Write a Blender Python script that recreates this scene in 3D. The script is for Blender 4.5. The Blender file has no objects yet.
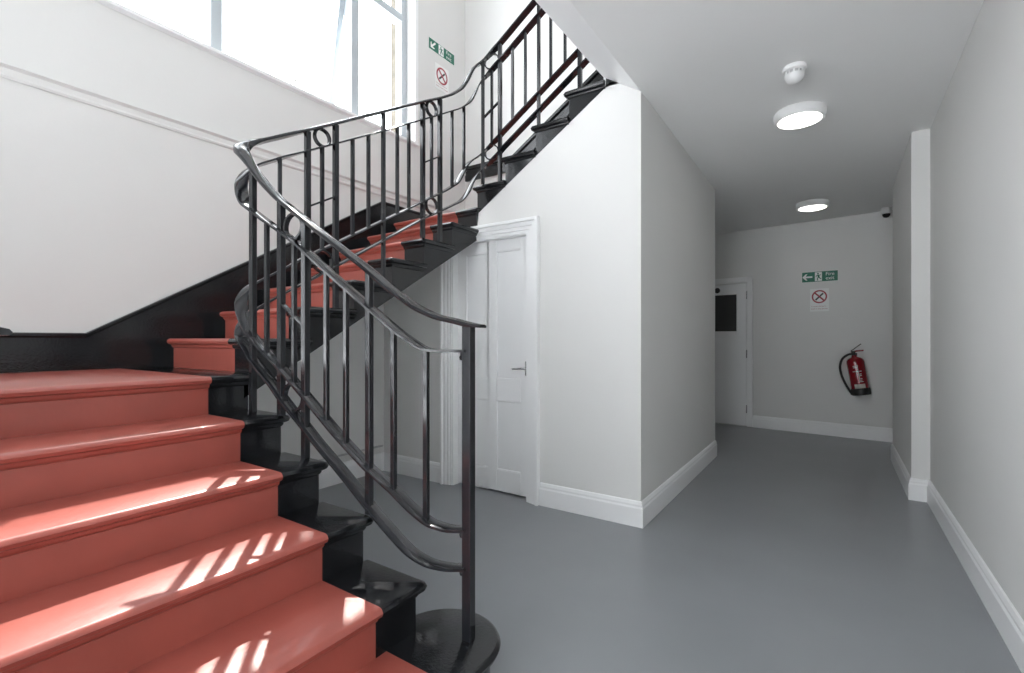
import bpy, bmesh, math, random
from mathutils import Vector, Matrix
PI = math.pi
C = bpy.context.scene.collection
S = 1.22            # all plan numbers below are in eye heights; 1 eye height = 1.22 m

# ------------------------------------------------------------------ camera, world, sun, lights
sc = bpy.context.scene
F, U0, V0 = 482.0, 512.0, 339.0
YAW = math.radians(33.95)
cam = bpy.data.cameras.new('camera'); cam.sensor_width = 36; cam.lens = 36 * F / 1024
cam.shift_y = (V0 - 336.5) / 1024; cam.clip_start = 0.02; cam.clip_end = 200
co = bpy.data.objects.new('camera', cam); C.objects.link(co)
co.location = (0, 0, S); co.rotation_euler = (PI / 2, 0, YAW)
sc.camera = co
sc.view_settings.view_transform = 'Standard'; sc.view_settings.look = 'None'
sc.view_settings.gamma = 1; sc.view_settings.use_curve_mapping = False
sc.view_settings.exposure = 0.26
w = bpy.data.worlds.new('world'); sc.world = w; w.use_nodes = True
bg = w.node_tree.nodes['Background']; bg.inputs[0].default_value = (0.93, 0.965, 1.0, 1); bg.inputs[1].default_value = 8.0
# open sky above the horizon, extra brightness added below it to lift the ceilings
_nt = w.node_tree; _tc = _nt.nodes.new('ShaderNodeTexCoord'); _sp = _nt.nodes.new('ShaderNodeSeparateXYZ'); _mr = _nt.nodes.new('ShaderNodeMapRange')
_nt.links.new(_tc.outputs['Generated'], _sp.inputs[0]); _nt.links.new(_sp.outputs['Z'], _mr.inputs['Value'])
_mr.inputs['From Min'].default_value = -0.12; _mr.inputs['From Max'].default_value = 0.02; _mr.inputs['To Min'].default_value = 9.5; _mr.inputs['To Max'].default_value = 6.2
_nt.links.new(_mr.outputs[0], bg.inputs[1])
sc.cycles.max_bounces = 12; sc.cycles.diffuse_bounces = 8; sc.cycles.glossy_bounces = 4
sc.cycles.transparent_max_bounces = 12; sc.cycles.use_denoising = True
sc.cycles.sample_clamp_indirect = 8
SUN_DIR = Vector((0.77, -0.63, -1.27)).normalized()
sun = bpy.data.lights.new('sun', 'SUN'); sun.energy = 7.0; sun.angle = math.radians(0.6); sun.color = (1.0, 0.95, 0.88)
so = bpy.data.objects.new('sun', sun); C.objects.link(so)
so.rotation_euler = SUN_DIR.to_track_quat('-Z', 'Y').to_euler()
def portal(name, loc, rot, sx, sy):
    l = bpy.data.lights.new(name, 'AREA'); l.shape = 'RECTANGLE'; l.size = sx * S; l.size_y = sy * S
    l.cycles.is_portal = True
    o = bpy.data.objects.new(name, l); C.objects.link(o); o.location = Vector(loc) * S; o.rotation_euler = rot
portal('stair_window_portal', (-3.12, 1.35, 3.45), (0, -PI / 2, 0), 1.75, 2.95)
portal('added_left_portal', (-3.14, -1.15, 1.08), (0, -PI / 2, 0), 2.1, 1.95)  # serves the added glazed door on the left
portal('added_rear_portal', (-0.75, -2.30, 1.12), (-PI / 2, 0, 0), 1.7, 2.1)  # serves the added glazed door at the rear

# ------------------------------------------------------------------ plan
H_CEIL, XW, YB, XR, YF = 2.318, -2.87, 3.48, 0.476, 2.51
YN, ZTOP, ZFF = -2.25, 4.9, 2.578
R = 0.1432
n1 = lambda n: -0.76 - 0.235 * (n - 1)       # nose X, flight 1
n2 = lambda n: 1.742 + 0.243 * (n - 10)      # nose Y, flight 2
n3 = lambda n: -1.995 + 0.225 * (n - 14)     # nose X, flight 3
line3 = lambda x: 14 * R + (x + 1.995) * R / 0.225
line2 = lambda y: 10 * R + (y - 1.742) * R / 0.243
line1 = lambda x: 2 * R + (-0.995 - x) * R / 0.235
cy, sy_ = math.cos(YAW), math.sin(YAW)
def ray(u, v): return ((u - U0) * cy - F * sy_, F * cy + (u - U0) * sy_, V0 - v)
def proj(x, y, z=1.0):
    d = -x * sy_ + y * cy; s = x * cy + y * sy_
    return U0 + F * s / d, V0 - F * (z - 1) / d
def tfac(x, y): return (-x * sy_ + y * cy) / F      # height per pixel at a plan point

# ------------------------------------------------------------------ materials
def mat(name, col, rough=0.5, metal=0.0, bump=0.0, bscale=40, var=0.0, vscale=3, coat=0.0, spec=0.5, emit=None, es=0, bstretch=None):
    m = bpy.data.materials.new(name); m.use_nodes = True; nt = m.node_tree; b = nt.nodes['Principled BSDF']
    b.inputs['Base Color'].default_value = (*col, 1); b.inputs['Roughness'].default_value = rough
    b.inputs['Metallic'].default_value = metal; b.inputs['Coat Weight'].default_value = coat
    b.inputs['Specular IOR Level'].default_value = spec; b.inputs['Coat Roughness'].default_value = 0.08
    tc = nt.nodes.new('ShaderNodeTexCoord')
    mp = nt.nodes.new('ShaderNodeMapping'); nt.links.new(tc.outputs['Object'], mp.inputs[0])
    if bstretch: mp.inputs['Scale'].default_value = bstretch
    if bump:
        n = nt.nodes.new('ShaderNodeTexNoise'); n.inputs['Scale'].default_value = bscale; n.inputs['Detail'].default_value = 4
        nt.links.new(mp.outputs[0], n.inputs['Vector'])
        bp = nt.nodes.new('ShaderNodeBump'); bp.inputs['Strength'].default_value = bump; bp.inputs['Distance'].default_value = 0.004
        nt.links.new(n.outputs[0], bp.inputs['Height']); nt.links.new(bp.outputs[0], b.inputs['Normal'])
    if var:
        n = nt.nodes.new('ShaderNodeTexNoise'); n.inputs['Scale'].default_value = vscale; n.inputs['Detail'].default_value = 5
        nt.links.new(mp.outputs[0], n.inputs['Vector'])
        r = nt.nodes.new('ShaderNodeValToRGB')
        r.color_ramp.elements[0].position = 0.3; r.color_ramp.elements[1].position = 0.7
        r.color_ramp.elements[0].color = (*[c * (1 - var) for c in col], 1)
        r.color_ramp.elements[1].color = (*[min(1, c * (1 + var)) for c in col], 1)
        nt.links.new(n.outputs[0], r.inputs[0]); nt.links.new(r.outputs[0], b.inputs['Base Color'])
    if emit: b.inputs['Emission Color'].default_value = (*emit, 1); b.inputs['Emission Strength'].default_value = es
    return m
M = dict(
    wall=mat('wall_paint', (0.70, 0.698, 0.686), 0.55, bump=0.06, bscale=60, var=0.012, vscale=2),
    ceil=mat('ceiling_paint', (0.89, 0.89, 0.885), 0.7, bump=0.03, bscale=30),
    white=mat('white_gloss_woodwork', (0.84, 0.845, 0.85), 0.28, bump=0.02, bscale=50),
    floor=mat('grey_floor_vinyl', (0.25, 0.263, 0.276), 0.30, bump=0.03, bscale=14, var=0.05, vscale=1.6),
    black=mat('black_gloss_paint', (0.011, 0.012, 0.014), 0.14, bump=0.20, bscale=85, coat=0.1, spec=0.42),
    iron=mat('black_painted_iron', (0.016, 0.017, 0.020), 0.11, bump=0.03, bscale=90, coat=0.1, spec=0.42),
    red=mat('red_floor_paint', (0.36, 0.088, 0.066), 0.33, bump=0.16, bscale=30, var=0.07, vscale=5, coat=0.15),
    chrome=mat('satin_chrome', (0.62, 0.62, 0.63), 0.22, metal=1),
    green=mat('sign_green', (0.0, 0.135, 0.08), 0.4),
    signw=mat('sign_white', (0.82, 0.83, 0.82), 0.4),
    signr=mat('sign_red', (0.34, 0.03, 0.05), 0.4),
    signk=mat('sign_black', (0.03, 0.03, 0.03), 0.4),
    exred=mat('extinguisher_red', (0.27, 0.006, 0.014), 0.22, coat=0.5),
    rubber=mat('black_rubber', (0.012, 0.012, 0.012), 0.5),
    dglass=mat('dark_wired_glass', (0.06, 0.062, 0.062), 0.15),
    lamp=mat('lamp_diffuser', (0.9, 0.9, 0.9), 0.5, emit=(1, 0.97, 0.92), es=5.5),
    frame=mat('window_frame_shade_grey', (0.46, 0.50, 0.53), 0.35),  # white frame paint with its shade put into the colour
    plastic=mat('white_plastic', (0.80, 0.80, 0.80), 0.35),
    stone=mat('outside_stone', (0.12, 0.105, 0.08), 0.9, bump=0.6, bscale=30, var=0.35, vscale=14),
    cable=mat('grey_conduit', (0.45, 0.45, 0.45), 0.5),
    paleyel=mat('extinguisher_label_band', (0.62, 0.56, 0.50), 0.5),
)
def glass_mat():
    m = bpy.data.materials.new('window_glass'); m.use_nodes = True; nt = m.node_tree; nt.nodes.clear()
    o = nt.nodes.new('ShaderNodeOutputMaterial'); mx = nt.nodes.new('ShaderNodeMixShader')
    t = nt.nodes.new('ShaderNodeBsdfTransparent'); g = nt.nodes.new('ShaderNodeBsdfGlossy'); g.inputs['Roughness'].default_value = 0.02
    mx.inputs[0].default_value = 0.04
    nt.links.new(t.outputs[0], mx.inputs[1]); nt.links.new(g.outputs[0], mx.inputs[2])
    nt.links.new(mx.outputs[0], o.inputs[0]); return m
M['glass'] = glass_mat()

# ------------------------------------------------------------------ mesh helpers
class MB:
    def __init__(s): s.v = []; s.f = []; s.m = []; s.mats = []
    def mi(s, m):
        m = M[m] if isinstance(m, str) else m
        if m not in s.mats: s.mats.append(m)
        return s.mats.index(m)
    def add(s, vs, fs, m):
        b = len(s.v); s.v += [tuple(x) for x in vs]; k = s.mi(m)
        for f in fs: s.f.append([b + i for i in f]); s.m.append(k)
    def box(s, x0, x1, y0, y1, z0, z1, m):
        s.add([(x, y, z) for z in (z0, z1) for y in (y0, y1) for x in (x0, x1)],
              [(0, 2, 3, 1), (4, 5, 7, 6), (0, 1, 5, 4), (1, 3, 7, 5), (3, 2, 6, 7), (2, 0, 4, 6)], m)
    def prism(s, poly, d0, d1, fn, m):
        """poly: 2-D points; fn(a, b, d) -> xyz; extruded d0..d1"""
        n = len(poly)
        vs = [fn(a, b, d0) for a, b in poly] + [fn(a, b, d1) for a, b in poly]
        s.add(vs, [list(range(n)), list(range(2 * n - 1, n - 1, -1))] + [(i, (i + 1) % n, n + (i + 1) % n, n + i) for i in range(n)], m)
    def sweep(s, pts, prof, m, up=Vector((0, 0, 1)), closed=False, caps=True, side=None, scl=None):
        """prof: (across, up) points swept along pts"""
        pts = [Vector(p) for p in pts]; n = len(pts); k = len(prof); vs = []; fs = []
        for i, p in enumerate(pts):
            a = pts[(i - 1) % n] if (closed or i > 0) else p; b = pts[(i + 1) % n] if (closed or i < n - 1) else p
            t = (b - a).normalized(); sd = side if side is not None else t.cross(up).normalized(); nn = sd.cross(t).normalized()
            sc_ = scl(i) if scl else (1, 1); vs += [p + sd * q[0] * sc_[0] + nn * q[1] * sc_[1] for q in prof]
        for i in range(n if closed else n - 1):
            j = (i + 1) % n
            for a in range(k):
                b = (a + 1) % k; fs.append((i * k + a, i * k + b, j * k + b, j * k + a))
        if caps and not closed: fs += [list(range(k - 1, -1, -1)), [(n - 1) * k + a for a in range(k)]]
        s.add(vs, fs, m)
    def tube(s, pts, r, m, seg=10, up=Vector((0, 0, 1)), **kw):
        s.sweep(pts, [(r * math.cos(2 * PI * i / seg), r * math.sin(2 * PI * i / seg)) for i in range(seg)], m, up=up, **kw)
    def lathe(s, prof, c, m, seg=32, axis='z', rot=None):
        vs = []; fs = []; k = len(prof)
        for i in range(seg):
            a = 2 * PI * i / seg
            for r, z in prof:
                p = Vector((r * math.cos(a), r * math.sin(a), z))
                if axis == 'y': p = Vector((p.x, p.z, p.y))
                if axis == 'x': p = Vector((p.z, p.x, p.y))
                if rot: p = rot @ p
                vs.append(p + Vector(c))
        for i in range(seg):
            j = (i + 1) % seg
            for a in range(k - 1): fs.append((i * k + a, j * k + a, j * k + a + 1, i * k + a + 1))
        s.add(vs, fs, m)
        if prof[0][0] > 1e-6: s.f.append([len(s.v) - seg * k + i * k for i in range(seg)][::-1]); s.m.append(s.mi(m))
        if prof[-1][0] > 1e-6: s.f.append([len(s.v) - seg * k + i * k + k - 1 for i in range(seg)]); s.m.append(s.mi(m))
    def build(s, name, parent=None, smooth=False, bevel=0, origin=None, seg=2):
        me = bpy.data.meshes.new(name); bm = bmesh.new()
        o3 = Vector(origin) * S if origin is not None else Vector((0, 0, 0))
        vv = [bm.verts.new(Vector(p) * S - o3) for p in s.v]
        for f, k in zip(s.f, s.m):
            try:
                fc = bm.faces.new([vv[i] for i in f]); fc.material_index = k
            except ValueError: pass
        bmesh.ops.remove_doubles(bm, verts=bm.verts, dist=1e-5)
        bmesh.ops.recalc_face_normals(bm, faces=bm.faces)
        if smooth:
            for f in bm.faces: f.smooth = True
            for e in bm.edges:
                if len(e.link_faces) == 2 and e.calc_face_angle(0) > math.radians(38): e.smooth = False
        bm.to_mesh(me); bm.free()
        for m in s.mats: me.materials.append(m)
        o = bpy.data.objects.new(name, me); C.objects.link(o); o.location = o3
        if bevel:
            b = o.modifiers.new('bevel', 'BEVEL'); b.width = bevel * S; b.segments = seg; b.limit_method = 'ANGLE'; b.angle_limit = math.radians(40)
        if parent:
            o.parent = parent
            L = parent.get('_o'); 
            o.location = o3 - world_of(parent)
        return o
def world_of(o):
    p = Vector(o.location)
    while o.parent: o = o.parent; p += Vector(o.location)
    return p
def struct(o): o['kind'] = 'structure'; return o
def tag(o, label, cat, group=None):
    o['label'] = label; o['category'] = cat
    if group: o['group'] = group
    return o
def empty(name, loc):
    o = bpy.data.objects.new(name, None); C.objects.link(o); o.location = Vector(loc) * S; o.empty_display_size = 0.1; return o
def lab(o, t): o['label'] = t; return o
XZ = lambda a, b, d: (a, d, b)     # polygon in X-Z, extruded along Y
YZ = lambda a, b, d: (d, a, b)
XY = lambda a, b, d: (a, b, d)

# ------------------------------------------------------------------ room shell
b = MB(); b.box(-3.0, 2.2, -2.4, 7.3, -0.12, 0, 'floor'); struct(b.build('floor'))
# outside ground by the added left opening
# ceiling over the hall and corridor, falling slightly towards the back, and the sloping splay beside the stair
yc = [(-2.30, H_CEIL, -0.863), (YF + 0.05, H_CEIL, -0.98), (3.58, 2.2952, -2.4), (6.2, 2.243, -2.4), (7.3, 2.225, 0)]
b = MB()
for (ya, za, x0), (yb, zb, _) in zip(yc[:-1], yc[1:]):
    x1 = 2.2
    b.prism([(ya, za), (yb, zb), (yb, ZFF), (ya, ZFF)], x0, x1, YZ, 'ceil')
struct(b.build('ceiling'))
b = MB(); b.prism([(-0.863, H_CEIL), (-0.863, ZFF), (-1.075, ZFF), (-1.075, 2.455)], -2.3, YF + 0.002, XZ, 'white'); struct(b.build('trim_1'))
b = MB(); b.box(-3.05, 2.2, -2.4, 7.3, ZTOP, ZTOP + 0.1, 'ceil'); struct(b.build('ceiling_upper'))
EY0, EY1, EZ = -2.12, -0.18, 2.12  # bounds of the invented opening low in the left wall
# left wall with the window opening
WY0, WY1, WZ0, WZ1 = -0.12, 2.83, 2.60, 4.32
b = MB(); XO = XW - 0.23; XF = XW - 0.162
b.box(XO, XW, EY1, YB + 0.1, 0, WZ0, 'wall'); b.box(XO, XW, -2.4, EY0, 0, WZ0, 'wall'); b.box(XO, XW, EY0, EY1, EZ, WZ0, 'wall'); b.box(XO, XW, -2.4, YB + 0.1, WZ1, ZTOP, 'wall')
b.box(XO, XW, -2.4, WY0, WZ0, WZ1, 'wall'); b.box(XO, XW, WY1, YB + 0.1, WZ0, WZ1, 'wall')
struct(b.build('wall_left'))
b = MB(); b.box(XO - 0.01, XF, WY1 - 0.035, YB + 0.3, 1.9, ZTOP, 'stone'); b.box(XO - 0.01, XF, -0.17, WY0 - 0.02, 1.9, ZTOP, 'stone')
b.box(XO - 0.08, XO, WY0 - 0.02, WY1 - 0.03, 2.44, 2.56, 'stone'); struct(b.build('wall_outside'))
# back wall of the stairwell
b = MB(); b.box(XO, -0.98, YB, YB + 0.1, 0, ZTOP, 'wall'); b.box(-0.98, -0.6, YB, YB + 0.1, ZFF, ZTOP, 'wall'); struct(b.build('wall_back_stair'))
# wall under the third flight, with the door opening
DX0, DX1, DZ = -2.185, -1.57, 1.655
T = 0.11
z3 = lambda x: line3(x) - 0.20
b = MB()
b.prism([(XW, 0), (DX0, 0), (DX0, 1.60), (XW, 1.60)], YF, YF + T, XZ, 'wall')
b.prism([(DX1, 0), (-0.863, 0), (-0.863, min(ZFF, z3(-0.863))), (-1.02, z3(-1.02)), (DX1, z3(DX1))], YF, YF + T, XZ, 'wall')
b.prism([(DX0, DZ), (DX1, DZ), (DX1, z3(DX1)), (-1.955, z3(-1.955)), (-1.975, 1.60), (DX0, 1.60)] if DZ < 1.6 else
        [(DX0, DZ), (DX1, DZ), (DX1, z3(DX1)), (-1.955, z3(-1.955)), (-1.975, DZ + 0.01)], YF, YF + T, XZ, 'wall')
struct(b.build('wall_front'))
b = MB(); b.prism([(YF + T, 0), (4.40, 0), (4.40, 2.30), (YF + T, H_CEIL + 0.01)], -0.863, -0.863 - T, YZ, 'wall')
b.box(-2.4, -0.863 - T, 4.29, 4.40, 0, 2.3, 'wall'); struct(b.build('wall_corridor'))
b = MB(); b.box(XR, XR + 0.1, -2.4, 3.88, 0, ZTOP, 'wall'); b.box(0.387, XR + 0.3, 3.88, 5.07, 0, 2.33, 'wall')
b.box(XR + 0.3, 2.2, 4.97, 5.07, 0, 2.33, 'wall'); struct(b.build('wall_right'))
far = lambda x: 6.0 - 0.11 * (x + 0.2)
b = MB(); b.prism([(-2.4, far(-2.4)), (2.2, far(2.2)), (2.2, far(2.2) + 0.1), (-2.4, far(-2.4) + 0.1)], 0, 2.4, XY, 'wall'); struct(b.build('wall_far'))
b = MB(); b.box(-2.5, -2.4, 4.29, 6.6, 0, 2.4, 'wall'); b.box(2.1, 2.2, 4.9, 6.2, 0, 2.4, 'wall'); struct(b.build('wall_corridor_end'))
b = MB(); b.box(XR + 0.1, 2.2, 3.4, 3.5, ZFF, ZTOP, 'wall'); b.box(-0.6, XR + 0.1, YB, YB + 0.1, ZFF, ZTOP, 'wall'); struct(b.build('wall_upper_landing'))
# wall behind the camera with an invented glazed door, added for frontal daylight
b = MB(); b.box(XO, -1.6, YN - 0.12, YN, 0, ZTOP, 'wall'); b.box(0.1, XR + 0.1, YN - 0.12, YN, 0, ZTOP, 'wall'); b.box(-1.6, 0.1, YN - 0.12, YN, 2.2, ZTOP, 'wall'); struct(b.build('wall_rear'))
d = MB()
for x0, x1 in ((-1.6, -1.55), (0.05, 0.1), (-0.77, -0.73)): d.box(x0, x1, YN - 0.09, YN - 0.03, 0, 2.2, 'white')
for z0, z1 in ((0, 0.12), (2.14, 2.2)): d.box(-1.6, 0.1, YN - 0.085, YN - 0.035, z0, z1, 'white')
d = struct(d.build('added_door_rear')); g = MB(); g.box(-1.6, 0.1, YN - 0.062, YN - 0.058, 0.12, 2.14, 'glass'); g.build('pane', d)
d = MB(); xd = XW - 0.12  # invented glazed door, unseen, added to bring daylight onto the right wall
for y0, y1 in ((EY0, EY0 + 0.05), (EY1 - 0.05, EY1), (-1.50, -1.45), (-0.85, -0.80)): d.box(xd - 0.03, xd + 0.03, y0, y1, 0, EZ, 'white')
for z0, z1 in ((0, 0.14), (EZ - 0.06, EZ), (1.64, 1.70)): d.box(xd - 0.027, xd + 0.027, EY0, EY1, z0, z1, 'white')
d = struct(d.build('added_door_left')); g = MB(); g.box(xd - 0.002, xd + 0.002, EY0, EY1, 0.14, EZ - 0.06, 'glass'); g.build('pane', d)

# skirting boards: profile (out, z)
SK = [(0, 0), (0.016, 0), (0.016, 0.098), (0.012, 0.108), (0.012, 0.118), (0.006, 0.132), (0, 0.136)]
def skirting(name, runs):
    b = MB()
    for p0, p1, nx, ny, e0, e1 in runs:
        # e0/e1 : +1 outside mitre (extend), -1 inside, 0 square
        dx, dy = p1[0] - p0[0], p1[1] - p0[1]; L = math.hypot(dx, dy); dx /= L; dy /= L
        vs = []
        for (p, e, sg) in ((p0, e0, -1), (p1, e1, 1)):
            for o, z in SK: vs.append((p[0] + nx * o + dx * sg * e * o, p[1] + ny * o + dy * sg * e * o, z))
        k = len(SK)
        b.add(vs, [list(range(k)), list(range(2 * k - 1, k - 1, -1))] + [(i, (i + 1) % k, k + (i + 1) % k, k + i) for i in range(k)], 'white')
    return struct(b.build(name))
AO, AW = 0.012, 0.088
skirting('baseboard_front', [((XW, YF), (DX0 - AW, YF), 0, -1, -1, 0), ((DX1 + AW, YF), (-0.863, YF), 0, -1, 0, 1)])
skirting('baseboard_corridor', [((-0.863, YF), (-0.863, 4.40), 1, 0, 1, 0)])
skirting('baseboard_left', [((XW, YN), (XW, EY0), 1, 0, 0, 0), ((XW, 0.15), (XW, YF), 1, 0, 0, -1)])
skirting('baseboard_right', [((XR, YN), (XR, 3.88), -1, 0, 0, -1), ((0.387, 3.88), (XR, 3.88), 0, -1, 1, -1), ((0.387, 3.88), (0.387, 5.07), -1, 0, 1, 0)])
nf = Vector((0.11, 1, 0)).normalized()
skirting('baseboard_far', [((-0.785, far(-0.785)), (2.1, far(2.1)), -nf.x, -nf.y, 0, 0), ((-2.4, far(-2.4)), (-1.58, far(-1.58)), -nf.x, -nf.y, 0, 0)])
# conduit above the left skirting and the dado rail on the stair wall
b = MB(); b.tube([(XW + 0.008, 1.1, 0.19), (XW + 0.008, YF - 0.02, 0.19)], 0.007, 'cable'); struct(b.build('trim_2'))
b = MB()
b.prism([(XW, 2.084), (XW + 0.008, 2.084), (XW + 0.012, 2.094), (XW + 0.008, 2.104), (XW + 0.008, 2.126), (XW + 0.022, 2.137), (XW + 0.022, 2.144), (XW, 2.148)], EY1 + 0.02, YB, XZ, 'wall')
struct(b.build('trim_3'))
# black boxed ledge on the back wall, level over the landing then rising with the flight
b = MB(); ys = YB
def ledge(x): return 2.586 if x < -2.32 else 2.586 + (x + 2.32) * 0.63
for o, za, zb in ((0.035, -0.03, 0), (0.018, -0.075, -0.035), (0.026, -0.13, -0.075)):
    b.prism([(-2.85, 2.586 + za), (-2.32, 2.586 + za), (-0.9, ledge(-0.9) + za), (-0.9, ledge(-0.9) + zb), (-2.32, 2.586 + zb), (-2.85, 2.586 + zb)], ys, ys - o, XZ, 'black')
struct(b.build('trim_4', bevel=0.003))
# upper landing slab edge beyond flight 3
b = MB(); b.box(n3(18) + 0.02, XR, YF - 0.0, YB, ZFF - 0.18, ZFF, 'white'); struct(b.build('floor_upper'))

# ------------------------------------------------------------------ window
W = struct(MB().build('window_1')) if False else None
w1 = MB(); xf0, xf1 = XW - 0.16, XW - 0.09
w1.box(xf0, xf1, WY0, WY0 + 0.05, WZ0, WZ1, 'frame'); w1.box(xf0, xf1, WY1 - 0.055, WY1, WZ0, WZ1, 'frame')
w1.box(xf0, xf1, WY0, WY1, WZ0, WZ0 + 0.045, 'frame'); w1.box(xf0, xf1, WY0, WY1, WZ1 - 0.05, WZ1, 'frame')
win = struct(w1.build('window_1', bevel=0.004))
MY = (0.39, 1.35, 2.31)
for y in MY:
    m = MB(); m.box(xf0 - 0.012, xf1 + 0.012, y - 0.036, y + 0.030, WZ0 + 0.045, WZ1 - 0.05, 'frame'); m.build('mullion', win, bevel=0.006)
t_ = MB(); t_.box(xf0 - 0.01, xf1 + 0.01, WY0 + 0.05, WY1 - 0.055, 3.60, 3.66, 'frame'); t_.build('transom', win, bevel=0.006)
edges = [WY0 + 0.05] + [q for y in MY for q in (y - 0.027, y + 0.027)] + [WY1 - 0.055]
for i in range(0, 8, 2):
    a, c = edges[i], edges[i + 1]
    if i == 4:
        # the top-hung leaf, pushed open at the bottom
        th = math.radians(10); zh = 3.595; hl = zh - WZ0 - 0.055; y0, y1 = a + 0.006, c - 0.006
        def P(p, q, d): # p along Y, q down from the hinge, d outwards
            return (xf0 + 0.02 - q * math.sin(th) - d * math.cos(th), p, zh - q * math.cos(th) + d * math.sin(th))
        fr = MB()
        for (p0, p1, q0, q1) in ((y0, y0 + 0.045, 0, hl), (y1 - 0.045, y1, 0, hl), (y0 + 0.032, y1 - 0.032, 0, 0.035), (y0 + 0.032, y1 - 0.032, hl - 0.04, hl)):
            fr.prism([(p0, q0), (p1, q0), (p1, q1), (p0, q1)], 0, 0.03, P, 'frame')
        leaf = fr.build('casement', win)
        g = MB(); g.prism([(y0 + 0.032, 0.035), (y1 - 0.032, 0.035), (y1 - 0.032, hl - 0.04), (y0 + 0.032, hl - 0.04)], 0.013, 0.017, P, 'glass'); g.build('pane', leaf)
        st = MB(); st.tube([(xf1, (a + c) / 2, WZ0 + 0.05), (xf1 + 0.004, (a + c) / 2 + 0.01, WZ0 + 0.11), (xf0 - 0.15, (a + c) / 2 + 0.01, WZ0 + 0.07)], 0.006, 'chrome'); st.build('casement_stay', win)
    else:
        g = MB(); g.box(xf0 + 0.033, xf0 + 0.037, a, c, WZ0 + 0.045, 3.60, 'glass'); g.build('pane', win)
    g = MB(); g.box(xf0 + 0.033, xf0 + 0.037, a, c, 3.66, WZ1 - 0.05, 'glass'); g.build('pane', win)
sl = MB(); sl.prism([(XW + 0.022, 2.588), (XW + 0.022, 2.606), (xf1, WZ0 + 0.014), (xf1, WZ0 - 0.02), (XW - 0.005, WZ0 - 0.02), (XW + 0.002, 2.575)], WY0 - 0.03, WY1 + 0.03, XZ, 'white')
sl.build('window_sill', win)
ar = MB(); ar.box(XW, XW + 0.010, WY1, WY1 + 0.035, WZ0 - 0.0, WZ1 + 0.03, 'white'); ar.build('architrave', win)

# ------------------------------------------------------------------ doors
def panel_door_front():
    d = MB(); yl = YF + 0.045
    x0, x1 = DX0 + 0.012, DX1 - 0.012; zt = 1.645
    # leaf with sunk panels: stiles and rails round four panels
    st = 0.072
    mid = (x0 + x1) / 2
    d.box(x0, x1, yl + 0.012, yl + 0.035, 0.012, zt, 'white')
    for a, c in ((x0, x0 + st), (mid - 0.034, mid + 0.034), (x1 - st, x1)): d.box(a, c, yl, yl + 0.02, 0.012, zt, 'white')
    zr = ((0.012, 0.15), (0.60, 0.74), (zt - 0.075, zt))
    for z0, z1 in zr:
        for a, c in ((x0 + st, mid - 0.034), (mid + 0.034, x1 - st)): d.box(a, c, yl, yl + 0.02, z0, z1, 'white')
    o = struct(d.build('door_1', bevel=0.004))
    mo = MB()      # panel mouldings
    for z0, z1 in ((0.15, 0.60), (0.74, zt - 0.075)):
        for a, c in ((x0 + st, mid - 0.034), (mid + 0.034, x1 - st)):
            loop = [(a, yl + 0.008, z0), (c, yl + 0.008, z0), (c, yl + 0.008, z1), (a, yl + 0.008, z1)]
            for i in range(4):
                p, q = loop[i], loop[(i + 1) % 4]
                mo.tube([p, q], 0.007, 'white', seg=6, up=Vector((0, 1, 0)))
    mo.build('panel_moulding', o)
    # lining
    ln = MB(); ln.box(DX0, DX0 + 0.012, YF - 0.004, YF + T, 0, DZ, 'white'); ln.box(DX1 - 0.012, DX1, YF - 0.004, YF + T, 0, DZ, 'white'); ln.box(DX0, DX1, YF - 0.004, YF + T, DZ - 0.012, DZ, 'white')
    ln.build('door_lining', o)
    ar = MB()
    prof = [(0, 0.010), (0.018, 0.010), (0.02, 0.016), (0.040, 0.016), (0.043, 0.022), (0.066, 0.022), (0.070, 0.034), (0.085, 0.034), (AW, 0.028)]
    def arch(fn, L0, L1, sl0, sl1):
        # straight profile pieces; fn(w, out, s)
        pr = [(0, 0)] + prof + [(AW, 0)]
        k = len(pr); vs = [fn(a, o_, L0 + sl0 * a) for a, o_ in pr] + [fn(a, o_, L1 + sl1 * a) for a, o_ in pr]
        ar.add(vs, [list(range(k)), list(range(2 * k - 1, k - 1, -1))] + [(i, (i + 1) % k, k + (i + 1) % k, k + i) for i in range(k)], 'white')
    arch(lambda a, o_, s: (DX1 + a - 0.004, YF - o_, s), 0, DZ - 0.004, 0, 1)
    arch(lambda a, o_, s: (DX0 - a + 0.004, YF - o_, s), 0, DZ - 0.004, 0, 1)
    arch(lambda a, o_, s: (s, YF - o_, DZ - 0.004 + a), DX0 + 0.004, DX1 - 0.004, -1, 1)
    ar.build('architrave', o)
    h = MB(); hx, hz = x1 - 0.028, 0.815
    h.box(hx - 0.009, hx + 0.009, yl - 0.004, yl, hz - 0.045, hz + 0.045, 'chrome'); plate = h.build('handle_plate', o, bevel=0.002)
    h = MB(); h.tube([(hx, yl, hz), (hx, yl - 0.03, hz), (hx - 0.02, yl - 0.036, hz), (hx - 0.085, yl - 0.034, hz - 0.004)], 0.0065, 'chrome', up=Vector((0.01, 0, 1)))
    h.build('door_handle', o, smooth=True)
    return o
panel_door_front()
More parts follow.
